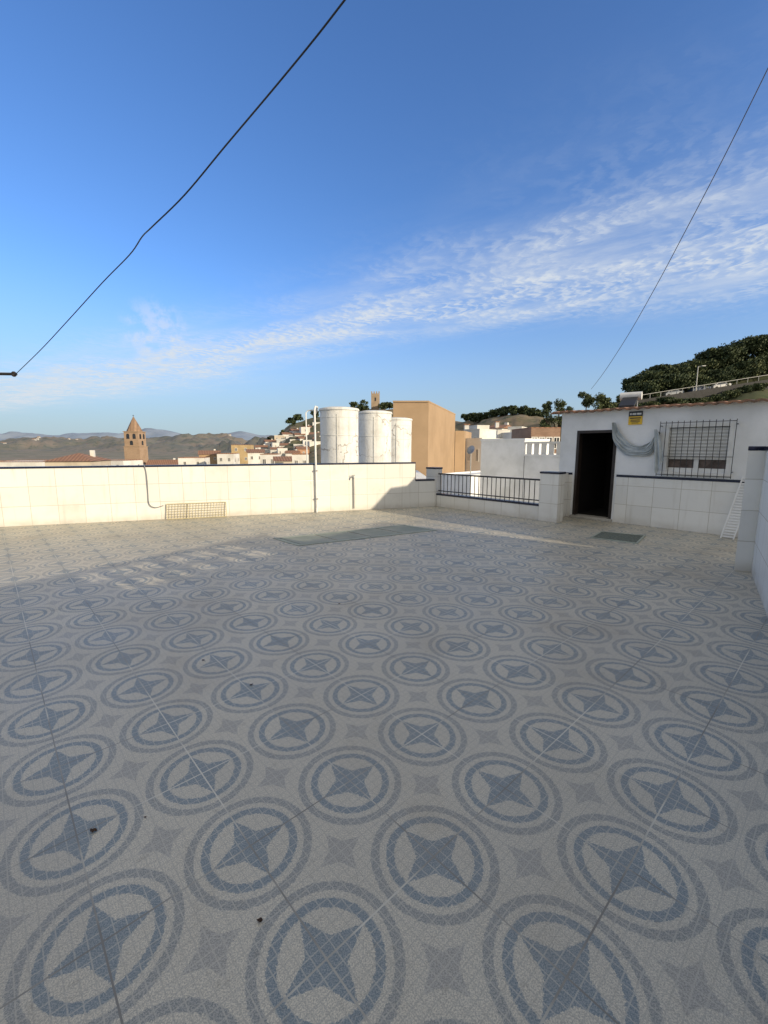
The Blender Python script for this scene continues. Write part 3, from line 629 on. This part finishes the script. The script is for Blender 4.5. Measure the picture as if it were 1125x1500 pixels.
# ---------------------------------------------------------------- buildings
def house(name,label,px0,px1,py,Y,depth,zb,wm,roof='flat',rm=None,rot=0.0,rows=1,cols=2,group=None,cat='house',origin=None,width=None):
    pL,pR=at(px0,py,Y),at(px1,py,Y); w=width or pR.x-pL.x; zt=(pL.z+pR.z)/2; cx=(pL.x+pR.x)/2
    ex=Vector((math.cos(rot),math.sin(rot),0)); ey=Vector((-math.sin(rot),math.cos(rot),0)); Fc=Vector((cx,Y,0))
    if origin is not None: Fc=Vector((origin.x,origin.y,0))+ex*w/2; zt=origin.z
    t=thing(name,Fc+ey*depth/2+Z*zb,label,cat,group)
    rh=0 if roof=='flat' else .16*min(w,depth)+.25
    wz=zt-rh; o=Fc-ex*w/2
    MB().obox(o+Z*zb,ex*w,ey*depth,Z*(wz-zb)).build('wall',wm,t)
    if roof=='flat':
        mb=MB(); c=.12 if Y<60 else .2
        mb.obox(o-ex*.03-ey*.03+Z*(wz+.002),ex*(w+.06),ey*c,Z*c*.7); mb.obox(o-ex*.03+ey*(depth-c)+Z*(wz+.002),ex*(w+.06),ey*c,Z*c*.7)
        mb.obox(o-ex*.03+ey*(c-.028)+Z*(wz+.002),ex*c,ey*(depth-2*c+.026),Z*c*.7); mb.obox(o+ex*(w-c+.03)+ey*(c-.028)+Z*(wz+.002),ex*c,ey*(depth-2*c+.026),Z*c*.7)
        mb.build('coping',rm or M['clay'],t)
    else:
        oh=.35; a=o-ex*oh-ey*oh+Z*(wz+.003); W_,D_=w+2*oh,depth+2*oh
        mb=MB()
        if roof=='gable':
            mb.add([a,a+ex*W_,a+ex*W_+ey*D_,a+ey*D_,a+ey*D_/2+Z*rh,a+ex*W_+ey*D_/2+Z*rh],[(0,1,5,4),(2,3,4,5),(0,4,3),(1,2,5),(3,2,1,0)])
        else:
            i_=min(W_,D_)/2*.98
            mb.add([a,a+ex*W_,a+ex*W_+ey*D_,a+ey*D_,a+ex*i_+ey*D_/2+Z*rh,a+ex*(W_-i_)+ey*D_/2+Z*rh],[(0,1,5,4),(2,3,4,5),(0,4,3),(1,2,5),(3,2,1,0)])
        rf=mb.build('roof',rm or M['clay'],t)
        MB().obox(o+ex*w*.7+ey*depth*.6+Z*(wz+.1),ex*.6,ey*.6,Z*(rh+.35)).build('chimney',M['paint'],rf)
    ww,wh=min(.95,w*.22),1.25
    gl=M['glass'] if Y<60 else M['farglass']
    if Y>100: ww*=.8; wh=1.0
    for r_ in range(rows):
        for c in range(cols):
            zc=wz-.9-wh-2.9*r_
            if zc<zb+.3: continue
            p=o+ex*(w*(c+.5)/cols-ww/2)+Z*zc
            fm=MB()
            for (u0,u1,v0,v1) in [(0,ww,0,.09),(0,ww,wh-.09,wh),(0,.09,.09,wh-.09),(ww-.09,ww,.09,wh-.09),(ww/2-.03,ww/2+.03,.09,wh-.09)]: fm.obox(p+ex*u0+Z*v0-ey*.05,ex*(u1-u0),ey*.048,Z*(v1-v0))
            wn=fm.build('window',M['slat'],t)
            MB().obox(p+ex*.08+Z*.08-ey*.022,ex*(ww-.16),ey*.02,Z*(wh-.16)).build('pane',gl,wn)
    for c in range(2):
        zc=wz-2.1
        if zc<zb+.3 or depth<5 or Y>150 or rows==0: continue
        p=o+ex*w+ey*(depth*(c+.5)/2-ww/2)+Z*zc
        wn=MB().obox(p+ex*.002,ex*.04,ey*ww,Z*wh).build('window',M['slat'],t)
        MB().obox(p+ex*.043+ey*.08+Z*.08,ex*.01,ey*(ww-.16),Z*(wh-.16)).build('pane',gl,wn)
    return t
G='houses in the town beyond the long wall'
cn={'paint':'white','cream':'cream','ochre':'tan','yellow':'yellow','pink':'terracotta coloured'}
tw=[(-30,58,677,90,'flat','paint',.1,12),(68,128,664,70,'hip','cream',.2,8),(128,182,675,115,'flat','paint',-.1,8),(216,262,674,135,'gable','ochre',.3,10),(262,298,671,120,'flat','paint',.2,8),(292,321,660,150,'gable','ochre',.35,9),(318,341,665,110,'flat','paint',.1,7),(339,366,652,140,'flat','yellow',.15,8),(363,386,658,120,'gable','paint',.3,8),(381,405,666,95,'flat','paint',.1,7),(403,430,669,85,'gable','cream',.25,7),(428,452,666,75,'flat','paint',.2,6)]
rn={'gable':'tiled gable roof','hip':'hipped clay tile roof','flat':'flat roof'}
for i,(a,b,py,Y,rf,wm,rot,dp) in enumerate(tw):
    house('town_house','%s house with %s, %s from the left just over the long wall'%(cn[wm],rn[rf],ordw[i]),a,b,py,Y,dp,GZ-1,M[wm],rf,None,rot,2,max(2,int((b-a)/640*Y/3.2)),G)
hc=[(374,390,652,200,'gable','paint'),(389,403,644,205,'gable','paint'),(402,416,638,210,'flat','cream'),(414,429,633,212,'gable','paint'),(428,442,628,215,'gable','paint'),(441,454,626,210,'flat','paint'),(396,411,655,180,'gable','paint'),(410,426,649,185,'gable','paint'),(425,439,644,190,'flat','paint'),(439,455,639,190,'gable','paint'),(453,469,633,200,'gable','paint'),(418,436,660,150,'gable','paint'),(436,453,654,155,'gable','pink'),(453,470,647,165,'flat','paint'),(382,396,659,185,'flat','paint'),(405,418,643,200,'flat','paint'),(419,432,639,205,'flat','paint'),(432,446,634,208,'gable','paint'),(446,459,623,222,'gable','paint'),(458,470,619,225,'flat','paint'),(444,457,645,178,'flat','paint'),(407,421,657,165,'flat','paint'),(459,471,640,182,'gable','cream'),(430,443,651,172,'flat','paint'),(399,409,649,192,'flat','paint')]
hc=sorted(hc,key=lambda q:q[0])
for i,(a,b,py,Y,rf,wm) in enumerate(hc):
    z=at(a,py,Y).z
    house('hillside_house','%s house with %s stepping up the castle hill, %s from the left'%(cn[wm],rn[rf],ordw[i]),a,b,py,Y,5,z-9,M[wm],rf,M['paint'] if rf=='flat' else None,random.uniform(0,.6),1,1+i%2,'houses stepping up the castle hill')
for i in range(46):
    px=random.uniform(-20,400); tt=random.uniform(.3,.9); p=sf(px,tt); s=random.uniform(6,12)
    t=thing('far_villa',p,'tiny white house scattered on the distant brown hills','house','tiny white houses on the distant hills')
    MB().box(p.x-s/2,p.x+s/2,p.y,p.y+s,p.z-4,p.z+4).build('wall',M['farpaint'],t)
    MB().add([Vector((p.x-s/2-.4,p.y-.4,p.z+4.01)),Vector((p.x+s/2+.4,p.y-.4,p.z+4.01)),Vector((p.x+s/2+.4,p.y+s+.4,p.z+4.01)),Vector((p.x-s/2-.4,p.y+s+.4,p.z+4.01)),Vector((p.x-s/2,p.y+s/2,p.z+6)),Vector((p.x+s/2,p.y+s/2,p.z+6))],[(0,1,5,4),(2,3,4,5),(0,4,3),(1,2,5),(3,2,1,0)]).build('roof',M['clay'],t)
# church tower
Yc=140; c=at(199,655,Yc); hw=10.6/640*Yc; zt=lambda y:at(199,y,Yc).z
t=thing('church_tower',Vector((c.x,Yc,GZ)),'reddish brown brick church bell tower with arched openings and a pointed roof','tower')
def sq(mb,h_,z0,z1): mb.obox(Vector((c.x-h_,Yc-h_,z0)),Vector((2*h_,0,0)),Vector((0,2*h_,0)),Z*(z1-z0)); return mb
sq(MB(),hw*1.04,GZ,zt(654.5)).build('shaft',M['church'],t)
trim=mat('brick cornice trim',(.40,.29,.195),.8,1,.1)
sq(MB(),hw*1.10,zt(654.5)+.01,zt(653.8)).build('cornice',trim,t)
sq(MB(),hw*.95,zt(653.8)+.01,zt(633)).build('belfry',M['church'],t)
sq(MB(),hw*1.03,zt(633)+.01,zt(632)).build('cornice',trim,t)
MB().lathe((c.x,Yc,zt(632)+.01),[(hw*1.0,0),(hw*.52,(zt(621)-zt(632))),(.05,zt(610)-zt(632))],8,R(22.5)).build('spire',M['spire'],t)
MB().tube([(c.x,Yc,zt(610.5)),(c.x,Yc,zt(607.5))],.06,6).tube([(c.x-.3,Yc,zt(608.8)),(c.x+.3,Yc,zt(608.8))],.05,6).build('cross',M['iron'],t)
def arch(mb,cx,y,z0,w_,h_,ax):
    pts=[(-w_/2,0),(w_/2,0)]+[(w_/2*math.cos(a),h_-w_/2+w_/2*math.sin(a)) for a in [math.pi*k/8 for k in range(9)]]
    if ax=='y': mb.prism([Vector((cx+p,y,z0+q)) for p,q in pts],Vector((0,.12,0)))
    else: mb.prism([Vector((y,cx+p,z0+q)) for p,q in pts],Vector((.12,0,0)))
for za,zb_,ds in ((652,645.5,(0,)),(643,635.5,(-.42,.42))):
    for dx_ in ds:
        for ax in 'yx':
            mb=MB(); h_=zt(zb_)-zt(za)
            if ax=='y': arch(mb,c.x+dx_*hw,Yc-hw*.95-.05,zt(za),hw*.40,h_,'y')
            else: arch(mb,Yc+dx_*hw,c.x+hw*.95-.07,zt(za),hw*.40,h_,'x')
            mb.build('arch_shade_panel',M['glass'],t)  # solid dark panel on the wall, painted shade of an open arch
# castle tower
Yk=252; ck=at(550,598,Yk); hk=6/640*Yk; zk=lambda y:at(550,y,Yk).z
t=thing('castle_tower',Vector((ck.x,Yk,zk(604))),'square stone castle tower on the hilltop behind the water tanks','tower')
MB().box(ck.x-hk,ck.x+hk,Yk-hk,Yk+hk,zk(606),zk(577)).build('wall',M['castle'],t)
for i in range(4):
    for yy in (-hk,hk-.4): MB().box(ck.x-hk+i*hk*.58,ck.x-hk+i*hk*.58+hk*.26,Yk+yy,Yk+yy+.4,zk(577)+.01,zk(574)).build('merlon',M['castle'],t)
MB().box(ck.x-.4,ck.x+.4,Yk-hk-.05,Yk-hk-.002,zk(588),zk(583)).build('shade_panel',M['glass'],t)  # solid dark plate stands for the shade inside a window hole
t=thing('castle_wall',at(528,601,256),'low ruined stone wall running left of the castle tower','wall')
mb=MB(); x0=at(514,600,256).x; x1=ck.x-hk-.1
for i in range(9):
    a=x0+(x1-x0)*i/9; mb.box(a,a+(x1-x0)/9,255.5,256.5,zk(606),zk(596)-random.random()*1.2+ (0.8 if i%2 else 0))
mb.build('wall',M['castle'],t)
# orange building
pa=at(576,587,30); pb=at(628,587,30); zo=pb.z; pc=Vector((6.65,41.6,0))
foot=[Vector((pa.x,30,GZ)),Vector((pb.x,30,GZ)),Vector((pc.x,pc.y,GZ)),Vector((pa.x+3.0,42.5,GZ))]
t=thing('orange_building',sum(foot,Vector())/4,'tall blank tan orange building right of the water tanks','building')
MB().prism(foot,Z*(zo-GZ-.1)).build('wall',M['ochre'],t)
ce=sum(foot,Vector())/4
MB().prism([Vector((q.x,q.y,zo-.099))+(q-ce).normalized()*.07 for q in foot],Z*.1).build('coping',M['ochre'],t)
x3=Vector((6.67,41.5,GZ)); MB().prism([x3,x3+Vector((.9,.2,0)),x3+Vector((2.5,5,0)),x3+Vector((1.4,5,0))],Z*(at(668,631,41.5).z-GZ)).build('annex',M['ochre'],t)
# neighbouring white houses on the right, their fronts turned out of the sun
rotw=-.80
exw=Vector((math.cos(rotw),math.sin(rotw),0))
A1=at(705,646,19.5)
house('white_house','plain white house wall in shade beyond the railing',705,768,646,18,2.2,GZ,M['plaster'],'flat',M['plaster'],rotw,0,0,origin=A1,width=2.07)
A2=A1+exw*2.10; A2.z=at(790,669,17.4).z
t=house('white_house','lower white house in shade with a balustraded roof terrace left of the rooftop room',763,850,669,20,4,GZ,M['plaster'],'flat',M['plaster'],rotw,0,0,origin=A2,width=3.4)
hh=.42; q0=A2.copy(); q0.z=A2.z+.09; eyw=Vector((-math.sin(rotw),math.cos(rotw),0))
bal=MB().obox(q0+Z*hh,exw*3.4,eyw*.14,Z*.08).build('balustrade',M['paint'],t)
for k in range(11):
    MB().obox(q0+exw*(3.4*(k+.5)/11-.09)+eyw*.02-Z*.02,exw*.18,eyw*.10,Z*(hh+.018)).build('baluster',M['paint'],bal)
house('white_house','low white house seen through the left half of the railing',640,690,697,24,6,GZ,M['plaster'],'flat',M['plaster'],-.75,1,2)
ms=[(679,704,630,60,'flat','paint',-.75),(698,718,624,75,'flat','paint',.3),(714,736,622,80,'gable','paint',-.7),(680,707,643,42,'flat','paint',-.7),(728,748,631,66,'flat','paint',.2),(744,764,626,74,'flat','paint',-.5),(760,778,634,62,'flat','paint',.3)]
for i,(a,b,py,Y,rf,wm,rot) in enumerate(ms):
    house('village_house','%s house with %s between the orange and brown buildings, %s from the left'%(cn[wm],rn[rf],ordw[i]),a,b,py,Y,4.5,GZ,M[wm],rf,M['paint'] if rf=='flat' else None,rot,2,2,'houses between the orange and brown buildings')
house('brown_house','flat-roofed brown brick house beside the rooftop room',778,822,627,46,6,GZ,M['brown'],'flat',M['clay'],.05,2,4,cat='house')
t=thing('satellite_dish',at(689,668,18.5),'small grey satellite dish on a short mast left of the shaded white house','satellite dish')
dp=at(690,659,18.5); MB().tube([at(689,700,18.5)-Z*2,dp],.02,8).build('mast',M['greymetal'],t,smooth=True)
ax=Vector((-.7,-.6,.4)).normalized(); u_=ax.orthogonal().normalized(); v_=ax.cross(u_)
rows=[[dp+(u_*math.cos(2*math.pi*k/24)+v_*math.sin(2*math.pi*k/24))*r_+ax*(r_*r_*.6) for k in range(25)] for r_ in (.01,.08,.14,.19)]
MB().grid(rows).build('dish',M['greymetal'],t,smooth=True)
MB().tube([dp-v_*.17,dp+ax*.26],.010,6).build('arm',M['greymetal'],t,smooth=True)
for i,(px,py,Y,l) in enumerate([(686,622,60,'slim white chimney on the village roofs, the left one'),(731,618,79,'slim white chimney on the village roofs, the right one')]):
    p=at(px,py,Y); t=thing('chimney',p-Z*2,l,'chimney','white chimneys on the village roofs')
    MB().box(p.x-.3,p.x+.3,p.y+1,p.y+1.6,p.z-3,p.z).build('stack',M['paint'],t); MB().box(p.x-.42,p.x+.42,p.y+.9,p.y+1.7,p.z+.01,p.z+.15).build('cap',M['clay'],t)
# water tanks
pl=thing('flat_roof_building',Vector((-.3,18,GZ)),'low flat-roofed white building carrying the three water tanks','building')
MB().box(-3.6,1.7,13.6,22.5,GZ,.33).build('wall',M['plaster'],pl)
for px,Y,r_,py,lab in [(497.5,15.6,.67,598,'white round water tank with faint cracks, left and largest of the three'),(549,17.4,.66,603,'white round water tank in the middle of the three'),(580,19.6,.69,613,'white round water tank, right one half hidden by its neighbour')]:
    c=at(px,650,Y); zt_=at(px,py,Y).z; h_=zt_-.34
    t=thing('water_tank',Vector((c.x,Y,.34)),lab,'water tank','white water tanks behind the long wall')
    MB().lathe((c.x,Y,.34),[(r_*.97,0),(r_,.05),(r_*.985,h_*.5),(r_,h_-.12),(r_*.99,h_-.1)],56).build('body',M['tank'],t,smooth=True)
    for hf in (.62,.86): MB().lathe((c.x,Y,.34+h_*hf),[(r_*.98,0),(r_*1.012,.004),(r_*1.012,.026),(r_*.98,.03)],56).build('seam',M['tank'],t,smooth=True)
    MB().lathe((c.x,Y,.34+h_-.099),[(r_*1.045,0),(r_*1.05,.03),(r_*1.02,.075),(r_*.7,.12),(.05,.15)],56).build('lid',M['tank'],t,smooth=True)
    a=R(-70); q=Vector((c.x+math.cos(a)*r_,Y+math.sin(a)*r_,0))
    MB().tube([q+Vector((-.25,-.03,.5)),q+Vector((-.25,-.03,.34+h_*.9)),q+Vector((-.25,.2,.34+h_*.93))],.022,8).build('pipe',M['palegrey'],t,smooth=True)
# road with cars on the right hill
def roadp(px,off):
    p=sr(px,.85); c=Vector((p.x,p.y,0)).normalized(); return Vector((p.x,p.y,0))+c*off
zr=lambda px: 12.2+(px-960)*.024
PX=[905+i*8 for i in range(46)]
mb=MB(); mb.grid([[roadp(p,-3)+Z*(zr(p)-3) for p in PX],[roadp(p,-3)+Z*zr(p) for p in PX],[roadp(p,4)+Z*zr(p) for p in PX],[roadp(p,4)+Z*(zr(p)-3) for p in PX]]); struct(mb.build('road',M['asphalt']))
mb=MB(); mb.grid([[roadp(p,4.05)+Z*(zr(p)-1) for p in PX],[roadp(p,4.05)+Z*(zr(p)+1.7) for p in PX],[roadp(p,4.5)+Z*(zr(p)+1.7) for p in PX],[roadp(p,4.5)+Z*(zr(p)-1) for p in PX]])
tag(mb.build('retaining_wall',M['rail']),'rusty brown retaining wall along the road below the hilltop trees','wall')
t=thing('guard_rail',roadp(1020,-2.8)+Z*zr(1020),'thin pale guard rail along the front of the hill road','railing')
MB().tube([roadp(p,-2.8)+Z*(zr(p)+1.0) for p in PX],.055,6).build('rail',M['palegrey'],t)
for p in PX[::2]: MB().tube([roadp(p,-2.8)+Z*zr(p),roadp(p,-2.8)+Z*(zr(p)+.95)],.05,6).build('post',M['palegrey'],t)
def car(px,m,label):
    p=roadp(px,.5); p.z=zr(px)+.01; q=roadp(px+6,.5); q.z=zr(px+6)+.01; u=(q-p).normalized(); v=Vector((-u.y,u.x,0))
    t=thing('parked_car',p,label,'car','cars parked on the hill road')
    def P(a,b,c_): return p+u*a+v*b+Z*c_
    side=[(-2.1,.3),(2.1,.3),(2.15,.7),(1.9,.85),(1.1,.95),(.5,1.42),(-1.0,1.45),(-1.75,.98),(-2.1,.9)]
    MB().prism([P(a,-.82,c_) for a,c_ in side],v*1.64).build('body',m,t,bevel=.08)
    for s in (-.83,.80): MB().prism([P(a,s,c_) for a,c_ in [(-1.4,.98),(.9,.98),(.42,1.36),(-.95,1.38)]],v*.03).build('side_window',M['glass'],t)
    for a in (-1.3,1.3):
        for s in (-.86,.66): MB().tube([P(a,s,.31),P(a,s+.2,.31)],.31,16).build('wheel',M['tyre'],t)
for px,m,l in [(986,'cars','silver car parked on the hill road, left of the dark car'),(1026,'card','dark car parked on the hill road'),(1056,'carw','white car parked on the hill road, right of the dark car')]: car(px,M[m],l)
p=roadp(1021,-2.2); p.z=zr(1021); t=thing('street_lamp',p,'tall pale street lamp on the hill road in front of the trees','street lamp')
hl=at(1021,537,p.y).z-p.z
MB().tube([p,p+Z*hl],[.12,.08],8).build('pole',M['palegrey'],t,smooth=True); MB().tube([p+Z*hl,p+Z*(hl+.1)+Vector((.9,-.3,0))],.06,6).build('arm',M['palegrey'],t)
MB().obox(p+Z*(hl+.02)+Vector((.6,-.45,0)),Vector((.7,-.1,0)),Vector((.05,.3,0)),Z*.14).build('lamp_head',M['pvc'],t)
# ---------------------------------------------------------------- light and sky
sl=bpy.data.lights.new('sun','SUN'); sl.energy=5.0; sl.angle=R(.5); sl.color=(1,.84,.60)
so=bpy.data.objects.new('sun',sl); so.rotation_euler=sd.to_track_quat('Z','Y').to_euler(); so.location=(20,-8,12); col.objects.link(so)
wd=bpy.data.worlds.new('World'); scn.world=wd; wd.use_nodes=True
nb=NB(wd.node_tree); bg=wd.node_tree.nodes['Background']
sky=nb.new('ShaderNodeTexSky',sky_type='NISHITA'); sky.sun_disc=False; sky.sun_elevation=EL; sky.sun_rotation=AZ; sky.altitude=100; sky.air_density=1.0; sky.dust_density=.4; sky.ozone_density=2.0
tcn=nb.new('ShaderNodeTexCoord').outputs['Generated']
sp3=nb.new('ShaderNodeSeparateXYZ'); nb.l.new(tcn,sp3.inputs[0]); dz=sp3.outputs[2]
base=nb.mix(1.0,sky.outputs[0],(.74,1.05,1.53),'MULTIPLY')
hz=nb.m('MULTIPLY',nb.m('SUBTRACT',1.0,nb.ss(dz,-.02,.34)),.9)
base=nb.mix(hz,base,(2.75,3.4,3.9))
zc=nb.m('MAXIMUM',dz,.04); cx=nb.m('DIVIDE',sp3.outputs[0],zc); cy=nb.m('DIVIDE',sp3.outputs[1],zc)
s=nb.m('ADD',nb.m('MULTIPLY',cx,.549),nb.m('MULTIPLY',cy,.836)); tt=nb.m('SUBTRACT',nb.m('MULTIPLY',cx,.836),nb.m('MULTIPLY',cy,.549))
wob=nb.noise(nb.comb(s,tt),.6,3)
far=nb.m('SUBTRACT',1.0,nb.ss(tt,-7.0,-2.0))
sc=nb.m('SUBTRACT',nb.m('ADD',s,nb.m('MULTIPLY',nb.m('SUBTRACT',wob,.5),1.0)),nb.m('ADD',3.05,nb.m('MULTIPLY',far,.3)))
kk=nb.m('ADD',nb.m('ADD',-2.9,nb.m('MULTIPLY',nb.ss(tt,-2.2,.4),1.65)),nb.m('MULTIPLY',far,2.1))
band=nb.m('EXPONENT',nb.m('MULTIPLY',nb.m('MULTIPLY',sc,sc),kk))
streak=nb.noise(nb.comb(nb.m('MULTIPLY',s,2.2),nb.m('MULTIPLY',tt,.8)),1.1,8,.64)
rv=nb.comb(nb.m('ADD',nb.m('MULTIPLY',s,10),nb.m('MULTIPLY',wob,4)),nb.m('ADD',nb.m('MULTIPLY',tt,17),nb.m('MULTIPLY',streak,9)))
rip=nb.noise(rv,1.0,4,.55)
puff=nb.ss(nb.noise(nb.comb(nb.m('MULTIPLY',s,5.0),nb.m('MULTIPLY',tt,4.0)),1.0,5,.6),.46,.66)
patch=nb.ss(nb.noise(nb.comb(nb.m('MULTIPLY',s,1.4),nb.m('MULTIPLY',tt,1.0)),1.3,3),.34,.58)
dens=nb.m('ADD',nb.m('ADD',.17,nb.m('MULTIPLY',nb.ss(streak,.32,.74),.70)),nb.m('MULTIPLY',nb.m('MULTIPLY',nb.ss(rip,.40,.66),patch),nb.m('ADD',.54,nb.m('MULTIPLY',far,.3))))
dens=nb.m('ADD',dens,nb.m('MULTIPLY',nb.m('MULTIPLY',puff,far),.42))
pd=nb.new('ShaderNodeVectorMath',operation='DOT_PRODUCT'); nb.l.new(tcn,pd.inputs[0]); pd.inputs[1].default_value=tuple(ray(228,487).normalized())
pf=nb.m('MULTIPLY',nb.ss(pd.outputs['Value'],.9975,.9999),nb.ss(nb.noise(tcn,38,6,.62),.40,.66))
dens=nb.m('MULTIPLY',dens,band)
dens=nb.m('ADD',dens,nb.m('MULTIPLY',pf,.5))
dens=nb.m('MULTIPLY',dens,nb.ss(dz,-.02,.06),clamp=True)
c=nb.mix(nb.m('MULTIPLY',dens,.92),base,(4.7,5.05,5.45))
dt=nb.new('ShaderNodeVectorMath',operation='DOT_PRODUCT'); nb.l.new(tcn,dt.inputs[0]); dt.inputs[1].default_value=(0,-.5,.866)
sky_fill=nb.ss(dt.outputs['Value'],.30,.62)  # bright warm cloud added overhead and behind, out of view, to fill shade
sky_fill=nb.m('MULTIPLY',sky_fill,nb.m('ADD',.72,nb.m('MULTIPLY',nb.noise(tcn,2.2,5),.4)),clamp=True)
c=nb.mix(sky_fill,c,(4.6,4.35,3.9))
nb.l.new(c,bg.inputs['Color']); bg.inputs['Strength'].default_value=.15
# ---------------------------------------------------------------- camera
cd=bpy.data.cameras.new('camera'); cd.sensor_fit='VERTICAL'; cd.sensor_height=36; cd.lens=F/1500*36; cd.clip_end=40000; cd.clip_start=.05
co=bpy.data.objects.new('camera',cd); co.location=CAM; co.rotation_euler=(R(90)-PITCH,0,0); col.objects.link(co); scn.camera=co
scn.view_settings.view_transform='Standard'; scn.view_settings.look='None'; scn.view_settings.exposure=0
